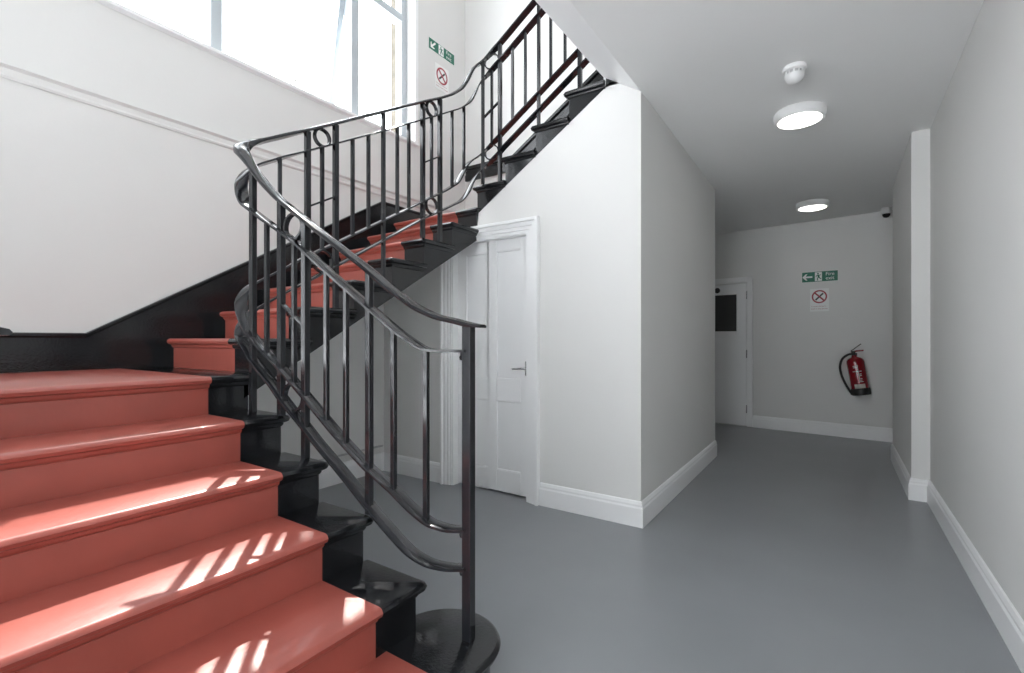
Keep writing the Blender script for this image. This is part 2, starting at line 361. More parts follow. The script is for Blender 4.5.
def far_door():
    e1 = -0.85; w_ = 0.66; e0 = e1 - w_
    def P(a, b_, d_): # a = X, b = z, d = out of the wall
        return (a - nf.x * d_, far(a) - nf.y * d_, b_)
    d = MB(); d.prism([(e0, 0.012), (e1, 0.012), (e1, 1.635), (e0, 1.635)], -0.01, 0.012, P, 'white')
    o = struct(d.build('door_2', bevel=0.002))
    a = MB()
    for x0, x1, z0, z1 in ((e1 + 0.004, e1 + 0.064, 0, 1.71), (e0 - 0.064, e0 - 0.004, 0, 1.71), (e0 - 0.064, e1 + 0.064, 1.645, 1.71)):
        a.prism([(x0, z0), (x1, z0), (x1, z1), (x0, z1)], 0, 0.022, P, 'white')
    a.build('architrave', o, bevel=0.004)
    gx1 = e1 - 0.105; gx0 = e0 + 0.105
    g = MB(); g.prism([(gx0, 1.09), (gx1, 1.09), (gx1, 1.515), (gx0, 1.515)], 0.010, 0.014, P, 'dglass'); pane = g.build('glazed_panel', o); lab(pane, 'dark glazed vision panel')
    f = MB()
    for x0, x1, z0, z1 in ((gx0 - 0.012, gx1 + 0.012, 1.515, 1.527), (gx0 - 0.012, gx1 + 0.012, 1.078, 1.09), (gx0 - 0.012, gx0, 1.09, 1.515), (gx1, gx1 + 0.012, 1.09, 1.515)):
        f.prism([(x0, z0), (x1, z0), (x1, z1), (x0, z1)], 0.010, 0.022, P, 'white')
    f.build('bead', o)
    for z in (1.50, 0.83, 0.20):
        h = MB(); c = P(e1 + 0.002, z, 0.018); h.lathe([(0.0, -0.045), (0.007, -0.045), (0.007, 0.045), (0.0, 0.045)], c, 'chrome', seg=10); h.build('hinge', o)
    s_ = MB(); cc = P(-1.17, 1.572, 0.012); s_.lathe([(0.0, 0), (0.032, 0), (0.032, -0.004), (0.0, -0.004)], cc, 'signk', seg=28, axis='y'); dk = s_.build('door_disc', o); lab(dk, 'round dark disc sign above the glass')
    h = MB(); h.tube([P(e0 + 0.05, 0.83, 0.012), P(e0 + 0.05, 0.83, 0.04), P(e0 + 0.13, 0.83, 0.045)], 0.007, 'chrome'); h.build('door_handle', o)
far_door()

# ------------------------------------------------------------------ staircase
stair = tag(empty('staircase', (-1.95, 1.03, 0)), 'turning staircase with red painted treads and glossy black edges rising past the window', 'staircase')
NOSE = [(0.014, 0.0), (0.005, -0.004), (0.0, -0.013), (0.004, -0.023), (0.013, -0.028), (0.019, -0.029), (0.020, -0.036), (0.024, -0.042), (0.030, -0.046)]
OV = 0.030
def tread(fn, Wd, D, z, ra, rb, corner=0.02, open0=False):
    """a: 0..Wd across (open end at Wd), b: 0..D outwards, nose at D. red between ra and rb"""
    b = MB(); rings = []
    for o, dz in NOSE:
        rr = max(corner - o * 0.5, 0.006); A = Wd - o; B = D - o; a0 = o if open0 else 0.0
        pts = [(a0, B), (ra, B), (rb, B)]
        for i in range(5):
            t = PI / 2 * i / 4; pts.append((A - rr + rr * math.sin(t), B - rr + rr * math.cos(t)))
        pts += [(A, 0.0), (rb, 0.0), (ra, 0.0), (a0, 0.0)]
        rings.append([fn(p, q, z + dz) for p, q in pts])
    n = len(rings[0]); L = len(rings)
    for k in range(L - 1):
        for i in range(n - 1):
            m = 'red' if (i == 1) else 'black'
            if i == 0 and ra < 0.001: continue
            b.add([rings[k][i], rings[k][i + 1], rings[k + 1][i + 1], rings[k + 1][i]], [(0, 1, 2, 3)], m)
    for rg in (rings[0], rings[-1]):
        m1, m2 = ('black', 'red') if rg is rings[0] else ('black', 'black')
        b.add([rg[0], rg[1], rg[n - 2], rg[n - 1]], [(0, 1, 2, 3)], m1)
        b.add([rg[1], rg[2], rg[n - 3], rg[n - 2]], [(0, 1, 2, 3)], m2)
        b.add([rg[i] for i in range(2, n - 2)], [list(range(n - 4))], m1)
    return b.build('tread', stair, smooth=True)
def riser(fn, Wd, D, z0, z1, ra, rb):
    b = MB(); f = D - OV
    for a0, a1, m in ((0, ra, 'black'), (ra, rb, 'red'), (rb, Wd - OV + 0.0015, 'black')):
        if a1 - a0 < 1e-3: continue
        b.add([fn(a0, f, z0), fn(a1, f, z0), fn(a1, f, z1), fn(a0, f, z1), fn(a0, f - 0.02, z0), fn(a1, f - 0.02, z0), fn(a1, f - 0.02, z1), fn(a0, f - 0.02, z1)],
              [(0, 1, 2, 3), (7, 6, 5, 4), (0, 4, 5, 1), (3, 2, 6, 7), (0, 3, 7, 4), (1, 5, 6, 2)], m)
    return b.build('riser', stair)
YS, Y1 = 0.10, 1.045         # flight 1 near and far ends
RA1, RB1 = 0.045, 0.868 - YS
# flight 1, steps 2-5, then the landing (6)
for n in range(2, 6):
    xb = n1(n + 1) - 0.03
    fn = lambda a, b_, z, xb=xb: (xb + b_, YS + a, z)
    tread(fn, Y1 - YS, n1(n) - xb, n * R, RA1, RB1, open0=True)
    riser(fn, Y1 - YS, n1(n) - xb, (n - 1) * R, n * R - 0.02, RA1, RB1)
fn = lambda a, b_, z: (XW + b_, YS + a, z)
tread(fn, Y1 - YS, n1(6) - XW, 6 * R, RA1, RB1, open0=True)
riser(fn, Y1 - YS, n1(6) - XW, 5 * R, 6 * R - 0.02, RA1, RB1)
# curtail step (1): rounded end about the newel, red in the middle
def curtail():
    cx, cyy, rr = -0.935, 1.03, 0.168
    xb = n1(2) - 0.03; b = MB(); L = []
    for o, dz in NOSE:
        r = rr - o; pts = [(xb, 0.905), (xb, 1.03)]
        pts = []
        a0 = math.radians(190)
        for i in range(25):
            t = a0 - i / 24 * math.radians(190); pts.append((cx + r * math.cos(t), cyy + r * math.sin(t)))
        # blend into the straight nose
        pts += [(cx + r, 0.905)]
        L.append([(xb, 0.905, R + dz), (xb, 1.03 - r * 0.1736, R + dz)] + [(p[0], p[1], R + dz) for p in pts])
    n = len(L[0])
    for k in range(len(L) - 1):
        for i in range(n): b.add([L[k][i], L[k][(i + 1) % n], L[k + 1][(i + 1) % n], L[k + 1][i]], [(0, 1, 2, 3)], 'black')
    b.add(L[0], [list(range(n))], 'black'); b.add(L[-1], [list(range(n))], 'black')
    # drum under the round end
    b.lathe([(rr - OV, 0), (rr - OV, R - 0.04)], (cx, cyy, 0), 'black', seg=40)
    b.build('curtail_end', stair, smooth=True)
    fn = lambda a, b_, z: (xb + b_, YS + a, z)
    b = MB(); D = -0.765 - xb
    rg = []
    for o, dz in NOSE: rg.append([fn(0.0, D - o, R + dz), fn(0.905 - YS, D - o, R + dz), fn(0.905 - YS, 0, R + dz), fn(0, 0, R + dz)])
    for k in range(len(rg) - 1):
        for i in range(4): b.add([rg[k][i], rg[k][(i + 1) % 4], rg[k + 1][(i + 1) % 4], rg[k + 1][i]], [(0, 1, 2, 3)], 'red')
    b.add(rg[0], [(0, 1, 2, 3)], 'red'); b.add(rg[-1], [(0, 1, 2, 3)], 'red')
    b.build('tread', stair, smooth=True)
    b = MB(); b.box(xb, -0.765 - OV, YS + 0.02, 0.93, 0, R - 0.02, 'red'); b.build('riser', stair)
curtail()
# flight 2, steps 7-12, upper landing 13
X2 = -1.935
RA2, RB2 = -2.72 - XW, -2.125 - XW
for n in range(7, 14):
    yb = n2(n + 1) + 0.03 if n < 13 else YB
    fn = lambda a, b_, z, yb=yb: (XW + a, yb - b_, z)
    tread(fn, X2 - XW, yb - n2(n), n * R, RA2, RB2)
    riser(fn, X2 - XW, yb - n2(n), (n - 1) * R, n * R - 0.02, RA2, RB2)
# flight 3, steps 14-17
Y3 = 2.482
for n in range(14, 18):
    xb = n3(n + 1) + 0.03
    fn = lambda a, b_, z, xb=xb: (xb - b_, YB - a, z)
    tread(fn, YB - Y3, xb - n3(n), n * R, 0.15, YB - Y3 - 0.17)
    riser(fn, YB - Y3, xb - n3(n), (n - 1) * R, n * R - 0.02, 0.15, YB - Y3 - 0.17)
fn = lambda a, b_, z: (XR - b_, YB - a, z)
b = MB(); b.box(n3(18), n3(18) + 0.1, Y3, YB, ZFF - 0.028, ZFF, 'black'); b.build('landing_nosing', stair, bevel=0.008)
riser(lambda a, b_, z: (n3(18) + 0.1 - b_, YB - a, z), YB - Y3, 0.1, 17 * R, ZFF - 0.02, 0.15, YB - Y3 - 0.17)
# strings: sawtooth boards under the tread ends
def string(steps, fn, noz, d0, d1, zb, tail, m='black'):
    pass
# flight 1 far and near strings, down to the floor
for y0, y1 in ((Y1 - OV - 0.03, Y1 - OV), (YS + OV, YS + OV + 0.03)):
    b = MB(); poly = [(n1(2) - OV, 0)]
    for n in range(2, 7):
        poly += [(n1(n) - OV - 0.004, (n - 1) * R - 0.03), (n1(n) - OV - 0.004, n * R - 0.03)]
    poly += [(n1(6) - OV - 0.3 if y0 > 0.5 else XW + 0.01, 6 * R - 0.03)]
    poly += [(poly[-1][0], 0)]
    b.prism(poly, y0, y1, XZ, 'black'); b.build('string', stair)
# flight 2 string
xs = X2 - OV
b = MB(); off = 0.232
poly = [(1.0, 6 * R - 0.03)]
for n in range(7, 14): poly += [(n2(n) + OV + 0.004, (n - 1) * R - 0.03), (n2(n) + OV + 0.004, n * R - 0.03)]
ye = YF - 0.002
poly += [(ye, 13 * R - 0.03), (ye, line2(ye) - off), (1.0, line2(1.0) - off)]
b.prism(poly, xs - 0.03, xs, YZ, 'black'); lab(b.build('string', stair), 'black cut string under the flight beside the window wall')
b = MB(); b.prism([(1.0, line2(1.0) - off + 0.03), (ye, line2(ye) - off + 0.03), (ye, line2(ye) - off), (1.0, line2(1.0) - off)], XW, xs - 0.03, YZ, 'ceil'); b.build('soffit', stair)
b = MB(); b.box(XW, n1(6) - OV - 0.02, YS + 0.06, 1.0, 5 * R - 0.07, 5 * R - 0.04, 'ceil'); b.build('soffit', stair)
# flight 3 string
b = MB(); poly = [(-1.962, 13 * R - 0.03)]
for n in range(14, 19): poly += [(n3(n) + OV + 0.004, (n - 1) * R - 0.03), (n3(n) + OV + 0.004, n * R - 0.03)]
poly += [(-0.94, ZFF - 0.03), (-0.94, z3(-0.94)), (-1.962, z3(-1.962))]
b.prism(poly, Y3 + OV - 0.004, Y3 + OV + 0.03, XZ, 'black'); b.build('string', stair)
# wall strings (black skirting up the stair)
b = MB(); k1, zk1, k2, zk2 = 0.7425, 1.0276, 2.48, 2.045
def zt(y): return zk1 if y <= k1 else (zk2 if y >= k2 else zk1 + (zk2 - zk1) * (y - k1) / (k2 - k1))
poly = [(YS, 0.75), (YS, zt(0) - 0.02), (k1, zk1 - 0.02), (k2, zk2 - 0.02), (YB, zk2 - 0.02), (YB, 1.7), (k2 + 0.12, 1.7), (1.15, 0.75)]
b.prism(poly, XW, XW + 0.018, YZ, 'black')
cap = [(0.0, -0.022), (0.020, -0.022), (0.028, -0.014), (0.028, -0.004), (0.020, 0.0), (0.0, 0.0)]
for (ya, za), (yb, zb) in (((YS, zk1), (k1, zk1)), ((k1, zk1), (k2, zk2)), ((k2, zk2), (YB, zk2))):
    vs = [(XW + o, ya, za + dz) for o, dz in cap] + [(XW + o, yb, zb + dz) for o, dz in cap]; k = 6
    b.add(vs, [list(range(k)), list(range(2 * k - 1, k - 1, -1))] + [(i, (i + 1) % k, k + (i + 1) % k, k + i) for i in range(k)], 'black')
lab(b.build('wall_string', stair), 'black skirting following the steps up the window wall')
b = MB(); z4 = lambda x: max(13 * R + 0.18, line3(x) + 0.16)
xk = -1.995 + (13 * R + 0.18 - 0.16 - 14 * R) * 0.225 / R
b.prism([(XW, 1.70), (XW, z4(XW)), (xk, z4(xk)), (-0.95, z4(-0.95)), (-0.95, ZFF - 0.2), (xk, 1.70)], YB - 0.018, YB, XZ, 'black'); b.build('wall_string', stair)

# ------------------------------------------------------------------ balustrades
def catmull(K, n=14):
    out = []; P = [Vector(p).to_3d() for p in K]; P = [2 * P[0] - P[1]] + P + [2 * P[-1] - P[-2]]
    for i in range(1, len(P) - 2):
        p0, p1, p2, p3 = P[i - 1:i + 3]
        t0 = 0; t1 = t0 + (p1 - p0).length ** .5; t2 = t1 + (p2 - p1).length ** .5; t3 = t2 + (p3 - p2).length ** .5
        for j in range(n):
            t = t1 + (t2 - t1) * j / n
            a1 = p0 * ((t1 - t) / (t1 - t0)) + p1 * ((t - t0) / (t1 - t0)); a2 = p1 * ((t2 - t) / (t2 - t1)) + p2 * ((t - t1) / (t2 - t1))
            a3 = p2 * ((t3 - t) / (t3 - t2)) + p3 * ((t - t2) / (t3 - t2))
            b1 = a1 * ((t2 - t) / (t2 - t0)) + a2 * ((t - t0) / (t2 - t0)); b2 = a2 * ((t3 - t) / (t3 - t1)) + a3 * ((t - t1) / (t3 - t1))
            out.append(b1 * ((t2 - t) / (t2 - t1)) + b2 * ((t - t1) / (t2 - t1)))
    out.append(P[-2]); return out
def resample(P, step=0.012):
    out = [P[0]]; acc = 0
    for a, c in zip(P[:-1], P[1:]):
        L = (c - a).length
        while acc + L >= step:
            t = (step - acc) / L; a = a.lerp(c, t); out.append(a.copy()); L = (c - a).length; acc = 0
        acc += L
    out.append(P[-1]); return out
KN = [(-0.822, 1.075), (-0.875, 1.07), (-0.96, 1.065), (-1.10, 1.055), (-1.29, 1.043), (-1.5, 1.025), (-1.7, 1.005), (-1.83, .993), (-1.93, .985), (-1.985, 1.0),
      (-2.0, 1.05), (-1.985, 1.12), (-1.962, 1.21), (-1.955, 1.32), (-1.955, 1.6), (-1.955, 1.9), (-1.955, 2.25), (-1.95, 2.36), (-1.925, 2.455), (-1.875, 2.505), (-1.80, 2.52), (-1.65, 2.522), (-1.45, 2.522), (-1.2, 2.522), (-0.98, 2.522)]
PATH = resample(catmull(KN))
US = [proj(p.x, p.y)[0] for p in PATH]
IL = min(range(len(PATH)), key=lambda i: US[i])          # leftmost point of the wreath
def interp(L, u):
    L = sorted(L)
    if u <= L[0][0]: return L[0][1]
    for (a, b_), (c, d) in zip(L[:-1], L[1:]):
        if u <= c: return b_ + (d - b_) * (u - a) / (c - a)
    return L[-1][1] + (u - L[-1][0]) * (L[-1][1] - L[-2][1]) / (L[-1][0] - L[-2][0])
def heights(A, B, off3, sm=3):
    z = []
    for i, p in enumerate(PATH):
        v = interp(A, US[i]) if i <= IL else interp(B, US[i])
        zz = 1 + (V0 - v) * tfac(p.x, p.y)
        if p.y > 2.4 and p.x > -1.78: zz = line3(p.x) + off3
        z.append(zz)
    for _ in range(sm):
        z = [z[0]] + [(z[i - 1] + z[i] * 2 + z[i + 1]) / 4 for i in range(1, len(z) - 1)] + [z[-1]]
    return z
HT = heights([(483, 326), (468, 324), (459, 321), (439, 317), (418, 307.5), (391, 288), (367, 267), (319, 230), (305, 218.5), (280, 198.5), (266, 184), (255, 170), (247, 157), (240, 147)],
             [(240, 147), (247, 143), (262, 140.5), (307, 130), (336, 123), (382, 111.5), (423, 101.5), (440, 98), (451, 94.5), (461, 88.5), (467, 80), (469.5, 73), (474, 66.5), (482, 62), (500, 43)], 0.765, 4)
HM = heights([(468, 351), (445, 351), (425, 350), (400, 333), (367, 304.5), (320, 263.5), (305, 249), (278.5, 228.8), (266, 220.7), (244.6, 204), (240, 187)],
             [(240, 183), (244, 171.7), (255, 166), (269.6, 162), (280, 158.5), (302.6, 152.5), (382, 131.5), (440.8, 114.4), (459.4, 108.8), (469.2, 103), (473.3, 96.5), (476.6, 88.3), (480.7, 81.8), (486.4, 76), (500.3, 60.5)], 0.645, 4)
HU = heights([(468, 529), (450, 529), (430, 523), (410, 506), (395, 490), (369, 467.5), (338, 434), (305, 394), (280, 365), (258, 343), (246.8, 328), (240, 305)],
             [(240, 303), (243, 293), (247.9, 286.8), (266.6, 277.4), (287.4, 267), (302, 258.7), (341.4, 240.4), (443.5, 191.4), (457, 183.2), (461.2, 174.9), (466.4, 164.5), (471.6, 160.3), (481, 155), (496.6, 139.5)], 0.172, 4)
HL = heights([(468, 567), (450, 567.5), (430, 563.5), (412, 553), (395, 535), (372, 508), (345, 474), (318, 442), (305, 425), (285, 401), (272.8, 383), (252, 358), (246, 345), (240, 335)],
             [(240, 330), (243, 320), (256, 308.6), (281, 295), (318.6, 275), (341.4, 262.7), (419.8, 220), (443, 209.5), (461.2, 200.9), (468.5, 191.5), (472.6, 180), (476.8, 174.9), (498.6, 154)], 0.068, 4)

HANDP = [(-0.022, -0.009), (-0.0245, -0.003), (-0.021, 0.003), (-0.010, 0.0065), (0.010, 0.0065), (0.021, 0.003), (0.0245, -0.003), (0.022, -0.009)]
BARP = [(-0.024, -0.004), (-0.024, 0.003), (-0.0225, 0.004), (0.0225, 0.004), (0.024, 0.003), (0.024, -0.004)]
def tread_z(x, y):
    if y < 1.045 + 0.05 and x > -1.935:
        n = 1
        while n < 6 and x < n1(n + 1): n += 1
        return n * R
    if x < -1.9 and y < n2(7) + 0.01: return 6 * R
    if y < 2.471:
        n = 6
        while n < 13 and y > n2(n + 1): n += 1
        return n * R
    n = 13
    while n < 18 and x > n3(n + 1): n += 1
    return n * R
class Bal:
    def __init__(s, root, path, ht, hm, hu, hl): s.root = root; s.P = path; s.h = (ht, hm, hu, hl)
    def rail(s, name, k, prof, i0, i1, label=None, taper=False):
        z = s.h[k]; pts = [Vector((s.P[i].x, s.P[i].y, z[i])) for i in range(i0, i1 + 1)]
        b = MB(); b.sweep(pts, prof, 'iron', scl=s.scl if k == 0 else None); o = b.build(name, s.root, smooth=True)
        if label: lab(o, label)
    def scl(s, i):
        e = min(1.0, 0.6 + 0.4 * i / 4)            # the tip thins out
        g = 0.0
        if s.w is not None: g = max(0.0, 1 - abs(i - s.w) / 9.0)
        return ((0.55 + 0.45 * e) * (1 + 0.2 * g), e * (1 + 1.3 * g))
    w = None
    def tangent(s, i):
        a, c = s.P[max(i - 1, 0)], s.P[min(i + 1, len(s.P) - 1)]; return (c - a).to_2d().normalized()
    def bar(s, name, i, z0, z1, wd, dp=None):
        dp = dp or wd; t = s.tangent(i); nrm = Vector((-t.y, t.x)); p = s.P[i]
        f = lambda a, c, d: (p.x + t.x * a + nrm.x * c, p.y + t.y * a + nrm.y * c, d)
        b = MB(); b.prism([(-wd / 2, -dp / 2), (wd / 2, -dp / 2), (wd / 2, dp / 2), (-wd / 2, dp / 2)], z0, z1, f, 'iron')
        return b.build(name, s.root, bevel=0.0015)
    def thin(s, i): return s.bar('baluster', i, s.h[2][i], s.h[1][i], 0.0155)
    def post(s, i, w_=0.026, zf=None):
        p = s.P[i]; zf = tread_z(p.x, p.y) if zf is None else zf
        b = s.bar('post', i, zf, s.h[0][i] - 0.008, w_)
        for k in (1, 2, 3):     # small weld collars where the rails pass
            pass
        return b
    def ring(s, i, za, zb):
        R_ = (zb - za) / 2 + 0.001; t = s.tangent(i); p = s.P[i]; c = (za + zb) / 2
        pts = [Vector((p.x + t.x * R_ * math.cos(a), p.y + t.y * R_ * math.cos(a), c + R_ * math.sin(a))) for a in [2 * PI * k / 32 for k in range(32)]]
        b = MB(); side = Vector((-t.y, t.x, 0)); b.sweep(pts, [(-0.009, -0.006), (0.009, -0.006), (0.009, 0.002), (-0.009, 0.002)], 'iron', closed=True, side=side)
        return b.build('ring', s.root, smooth=True)
    def group(s, ia, im, ib, zfa=None, zfb=None):
        s.post(ia, 0.0225, zfa); s.post(ib, 0.0225, zfb); s.thin(im)
        s.ring(im, s.h[1][im] + 0.004, s.h[0][im] - 0.014); s.ring(im, s.h[3][im] + 0.004, s.h[2][im] - 0.004)
        # short cross bar between the two posts
        f = 0.47; za = s.h[2][ia] + f * (s.h[1][ia] - s.h[2][ia]); zb = s.h[2][ib] + f * (s.h[1][ib] - s.h[2][ib])
        a, c = s.P[ia], s.P[ib]; b = MB()
        b.sweep([(a.x, a.y, za), (c.x, c.y, zb)], [(-0.009, -0.004), (-0.009, 0.004), (0.009, 0.004), (0.009, -0.004)], 'iron'); b.build('cross_bar', s.root)
root = tag(empty('balustrade', (-0.875, 1.07, R)), 'glossy black iron balustrade with rings curving round the open stairwell from the round bottom step', 'balustrade')
B = Bal(root, PATH, HT, HM, HU, HL)
N = len(PATH); B.w = IL
def at(u, part):
    rng = range(0, IL) if part == 1 else [i for i in range(IL, N)]
    return min(rng, key=lambda i: abs(US[i] - u))
inew = min(range(N), key=lambda i: (PATH[i].to_2d() - Vector((-0.875, 1.07))).length)
B.rail('handrail', 0, HANDP, 0, N - 1)
B.rail('mid_rail', 1, BARP, inew, N - 1)
B.rail('lower_rail', 2, BARP, inew, N - 1)
B.rail('lower_rail', 3, BARP, inew, N - 1)
nb = B.bar('newel_post', inew, R, HT[inew] - 0.006, 0.028)
for k in (1, 2, 3):
    b = MB(); z = B.h[k][inew]; x0 = PATH[inew].x - 0.014
    b.lathe([(0.0, -0.024), (0.007, -0.022), (0.009, -0.014), (0.006, -0.008), (0.006, 0.0)], (x0 - 0.006, PATH[inew].y - 0.004, z - 0.004), 'iron', seg=10)
    b.build('bolt', nb, smooth=True)
for u in (426, 393.7, 345.8, 326, 266): B.thin(at(u, 1))
B.post(at(369, 1), 0.020); B.post(at(253.5, 1), 0.021)
B.group(at(305, 1), at(293.3, 1), at(281.7, 1))
for u in (281, 352.5, 368.2, 397, 409.5, 452, 463.4): B.thin(at(u, 2))
B.post(at(382.8, 2), 0.018)
B.group(at(307, 2), at(321.7, 2), at(336, 2)); B.group(at(422.3, 2), at(430.8, 2), at(440.3, 2))
for u in (513, 525.3, 551.2, 564.5): B.thin(at(u, 2))
B.post(at(538, 2), 0.018); B.post(at(579.6, 2), 0.0225)
B.group(at(483, 2), at(491.3, 2), at(500.5, 2))

# near-side balustrade of the first flight (only its rail end reaches into the photograph)
KN2 = [(-0.80, 0.122), (-0.875, 0.116), (-0.96, 0.108), (-1.10, 0.10), (-1.4, 0.10), (-1.75, 0.10), (-2.0, 0.10), (-2.4, 0.10), (XW + 0.03, 0.10)]
P2 = resample(catmull(KN2))
def z2(off, flat, lo):
    out = []
    for p in P2:
        if p.x > -2.1: z = max(lo, min(line1(p.x), 6 * R + 0.10) + off)
        else: z = 6 * R + 0.10 + off
        out.append(z)
    for _ in range(60): out = [out[0]] + [(out[i - 1] + out[i] * 2 + out[i + 1]) / 4 for i in range(1, len(out) - 1)] + [out[-1]]
    return out
root2 = tag(empty('balustrade', (-0.875, 0.108, 0)), 'black rail tip of the nearer balustrade at the left picture edge', 'balustrade')
B2 = Bal(root2, P2, z2(0.77, 0, 1.01), z2(0.65, 0, 0.93), z2(0.12, 0, 0.45), z2(0.02, 0, 0.34))
i2 = min(range(len(P2)), key=lambda i: (P2[i].to_2d() - Vector((-0.875, 0.108))).length)
B2.rail('handrail', 0, HANDP, 0, len(P2) - 1)
for nm, k in (('mid_rail', 1), ('lower_rail', 2), ('lower_rail', 3)): B2.rail(nm, k, BARP, i2, len(P2) - 1)
B2.bar('newel_post', i2, R, B2.h[0][i2] - 0.006, 0.028)
def tz2(p):
    if p.x > -1.92:
        n = 1
        while n < 6 and p.x < n1(n + 1): n += 1
        return n * R
    return 6 * R
j = i2 + 8; c = 0
while j < len(P2) - 4:
    c += 1
    if c % 3 == 0: B2.post(j, 0.025, tz2(P2[j]))
    else: B2.thin(j)
    j += 9

# ------------------------------------------------------------------ signs
def sign_frame(origin, ax, nrm):
    """a along ax (viewer's right), b up, d out of the wall"""
    o, ax, nrm = Vector(origin), Vector(ax), Vector(nrm)
    return lambda a, c, d: tuple(o + ax * a + Vector((0, 0, 1)) * c + nrm * d)
def text_mesh(txt, size, P, a0, c0, d, m, parent, spacing=1.0):
    cu = bpy.data.curves.new('lettering', 'FONT'); cu.body = txt; cu.size = 1; cu.space_line = 0.85; cu.space_character = spacing; cu.resolution_u = 3
    to = bpy.data.objects.new('tmp', cu); C.objects.link(to); dg = bpy.context.evaluated_depsgraph_get()
    me = bpy.data.meshes.new_from_object(to.evaluated_get(dg)); bpy.data.objects.remove(to)
    b = MB(); b.add([P(a0 + v.co.x * size, c0 + v.co.y * size, d) for v in me.vertices], [list(p.vertices) for p in me.polygons], m)
    return b.build('lettering', parent)
def exit_sign(P, w_, h_, down, label):
    b = MB(); b.prism([(0, 0), (w_, 0), (w_, h_), (0, h_)], 0, 0.004, P, 'signw')
    e = 0.003; b.prism([(e, e), (w_ - e, e), (w_ - e, h_ - e), (e, h_ - e)], 0.004, 0.0045, P, 'green')
    o = tag(b.build('fire_exit_sign'), label, 'sign')
    ar = MB(); cx, cz, s_ = w_ * 0.16, h_ * 0.5, h_ * 0.36; ang = math.radians(225 if down else 180)
    def Q(a, c, d): # arrow pointing along +a, rotated
        return P(cx + a * math.cos(ang) - c * math.sin(ang), cz + a * math.sin(ang) + c * math.cos(ang), d)
    ar.prism([(1.15 * s_, 0), (0.35 * s_, 0.85 * s_), (-0.05 * s_, 0.85 * s_), (0.42 * s_, 0.22 * s_), (-1.15 * s_, 0.22 * s_), (-1.15 * s_, -0.22 * s_), (0.42 * s_, -0.22 * s_), (-0.05 * s_, -0.85 * s_), (0.35 * s_, -0.85 * s_)], 0.0045, 0.0055, Q, 'signw')
    ar.build('arrow', o)
    x0, x1 = w_ * 0.37, w_ * 0.565
    mn = MB(); mn.prism([(x0, h_ * .08), (x1, h_ * .08), (x1, h_ * .92), (x0, h_ * .92)], 0.0045, 0.0052, P, 'signw')
    K = h_ / 100.0; ox = x0 + (x1 - x0) * 0.5
    def limb(pts, wd):
        for (a, c), (a2, c2) in zip(pts[:-1], pts[1:]):
            L = math.hypot(a2 - a, c2 - c); nx, nz = -(c2 - c) / L * wd / 2, (a2 - a) / L * wd / 2
            mn.prism([(ox + (a + nx) * K, (c + nz) * K), (ox + (a2 + nx) * K, (c2 + nz) * K), (ox + (a2 - nx) * K, (c2 - nz) * K), (ox + (a - nx) * K, (c - nz) * K)], 0.0052, 0.006, P, 'green')
    mn.prism([(ox + (-4 + 7 * math.cos(t)) * K, (78 + 7 * math.sin(t)) * K) for t in [2 * PI * i / 14 for i in range(14)]], 0.0052, 0.006, P, 'green')
    limb([(-2, 68), (3, 44)], 15); limb([(3, 46), (-8, 34), (-6, 14)], 8); limb([(3, 46), (16, 30), (24, 30)], 8)
    limb([(-4, 66), (-16, 60), (-20, 48)], 6); limb([(-1, 66), (12, 62), (20, 68)], 6)
    mn.build('running_man_symbol', o)
    text_mesh('Fire\nexit', h_ * 0.46, P, w_ * 0.66, h_ * 0.56, 0.0055, 'signw', o)
    return o
def smoke_sign(P, w_, h_, label):
    b = MB(); b.prism([(0, 0), (w_, 0), (w_, h_), (0, h_)], 0, 0.004, P, 'signw')
    o = tag(b.build('no_smoking_sign'), label, 'sign')
    c = MB(); cx, cz, r = w_ / 2, h_ - w_ * 0.50, w_ * 0.41
    n = 40
    for i in range(n):
        a, a2 = 2 * PI * i / n, 2 * PI * (i + 1) / n; r2 = r * 0.80
        c.prism([(cx + r * math.cos(a), cz + r * math.sin(a)), (cx + r * math.cos(a2), cz + r * math.sin(a2)), (cx + r2 * math.cos(a2), cz + r2 * math.sin(a2)), (cx + r2 * math.cos(a), cz + r2 * math.sin(a))], 0.004, 0.005, P, 'signr')
    d = r * 0.62; e = r * 0.075
    c.prism([(cx - d - e, cz + d - e), (cx - d + e, cz + d + e), (cx + d + e, cz - d + e), (cx + d - e, cz - d - e)], 0.0055, 0.0065, P, 'signr')
    c.build('prohibition_ring', o)
    g = MB(); d = r * 0.5; e = r * 0.075
    g.prism([(cx - d - e, cz - d + e), (cx - d + e, cz - d - e), (cx + d + e, cz + d - e), (cx + d - e, cz + d + e)], 0.004, 0.005, P, 'signk')
    pts = [(cx + d + k * 0.02 * r, cz + d + r * 0.1 + 0.05 * r * k) for k in range(2)]
    g.build('cigarette_symbol', o)
    text_mesh('It is against the law to', w_ * 0.088, P, w_ * 0.07, h_ * 0.205, 0.0045, 'signr', o); text_mesh('smoke in these premises', w_ * 0.088, P, w_ * 0.05, h_ * 0.095, 0.0045, 'signr', o)
    return o
axf = Vector((1, -0.11, 0)).normalized()
P = sign_frame((-0.308, far(-0.308), 1.60), axf, -nf); exit_sign(P, 0.325, 0.110, False, 'green fire exit sign with a left arrow on the far corridor wall')
P = sign_frame((-0.232, far(-0.232), 1.29), axf, -nf); smoke_sign(P, 0.168, 0.238, 'white no smoking sign under the fire exit sign on the far corridor wall')
def ywall(u, v): x, y, z = ray(u, v); t = XW / x; return y * t, 1 + z * t
ya, za = ywall(428.3, 47.4); yb, zb = ywall(454, 66.6); _, zc = ywall(428.3, 35.9)
P = sign_frame((XW, ya, (za + zb) / 2), (0, 1, 0), (1, 0, 0)); exit_sign(P, yb - ya, zc - za, True, 'green fire exit sign with a down-left arrow high beside the stair window')
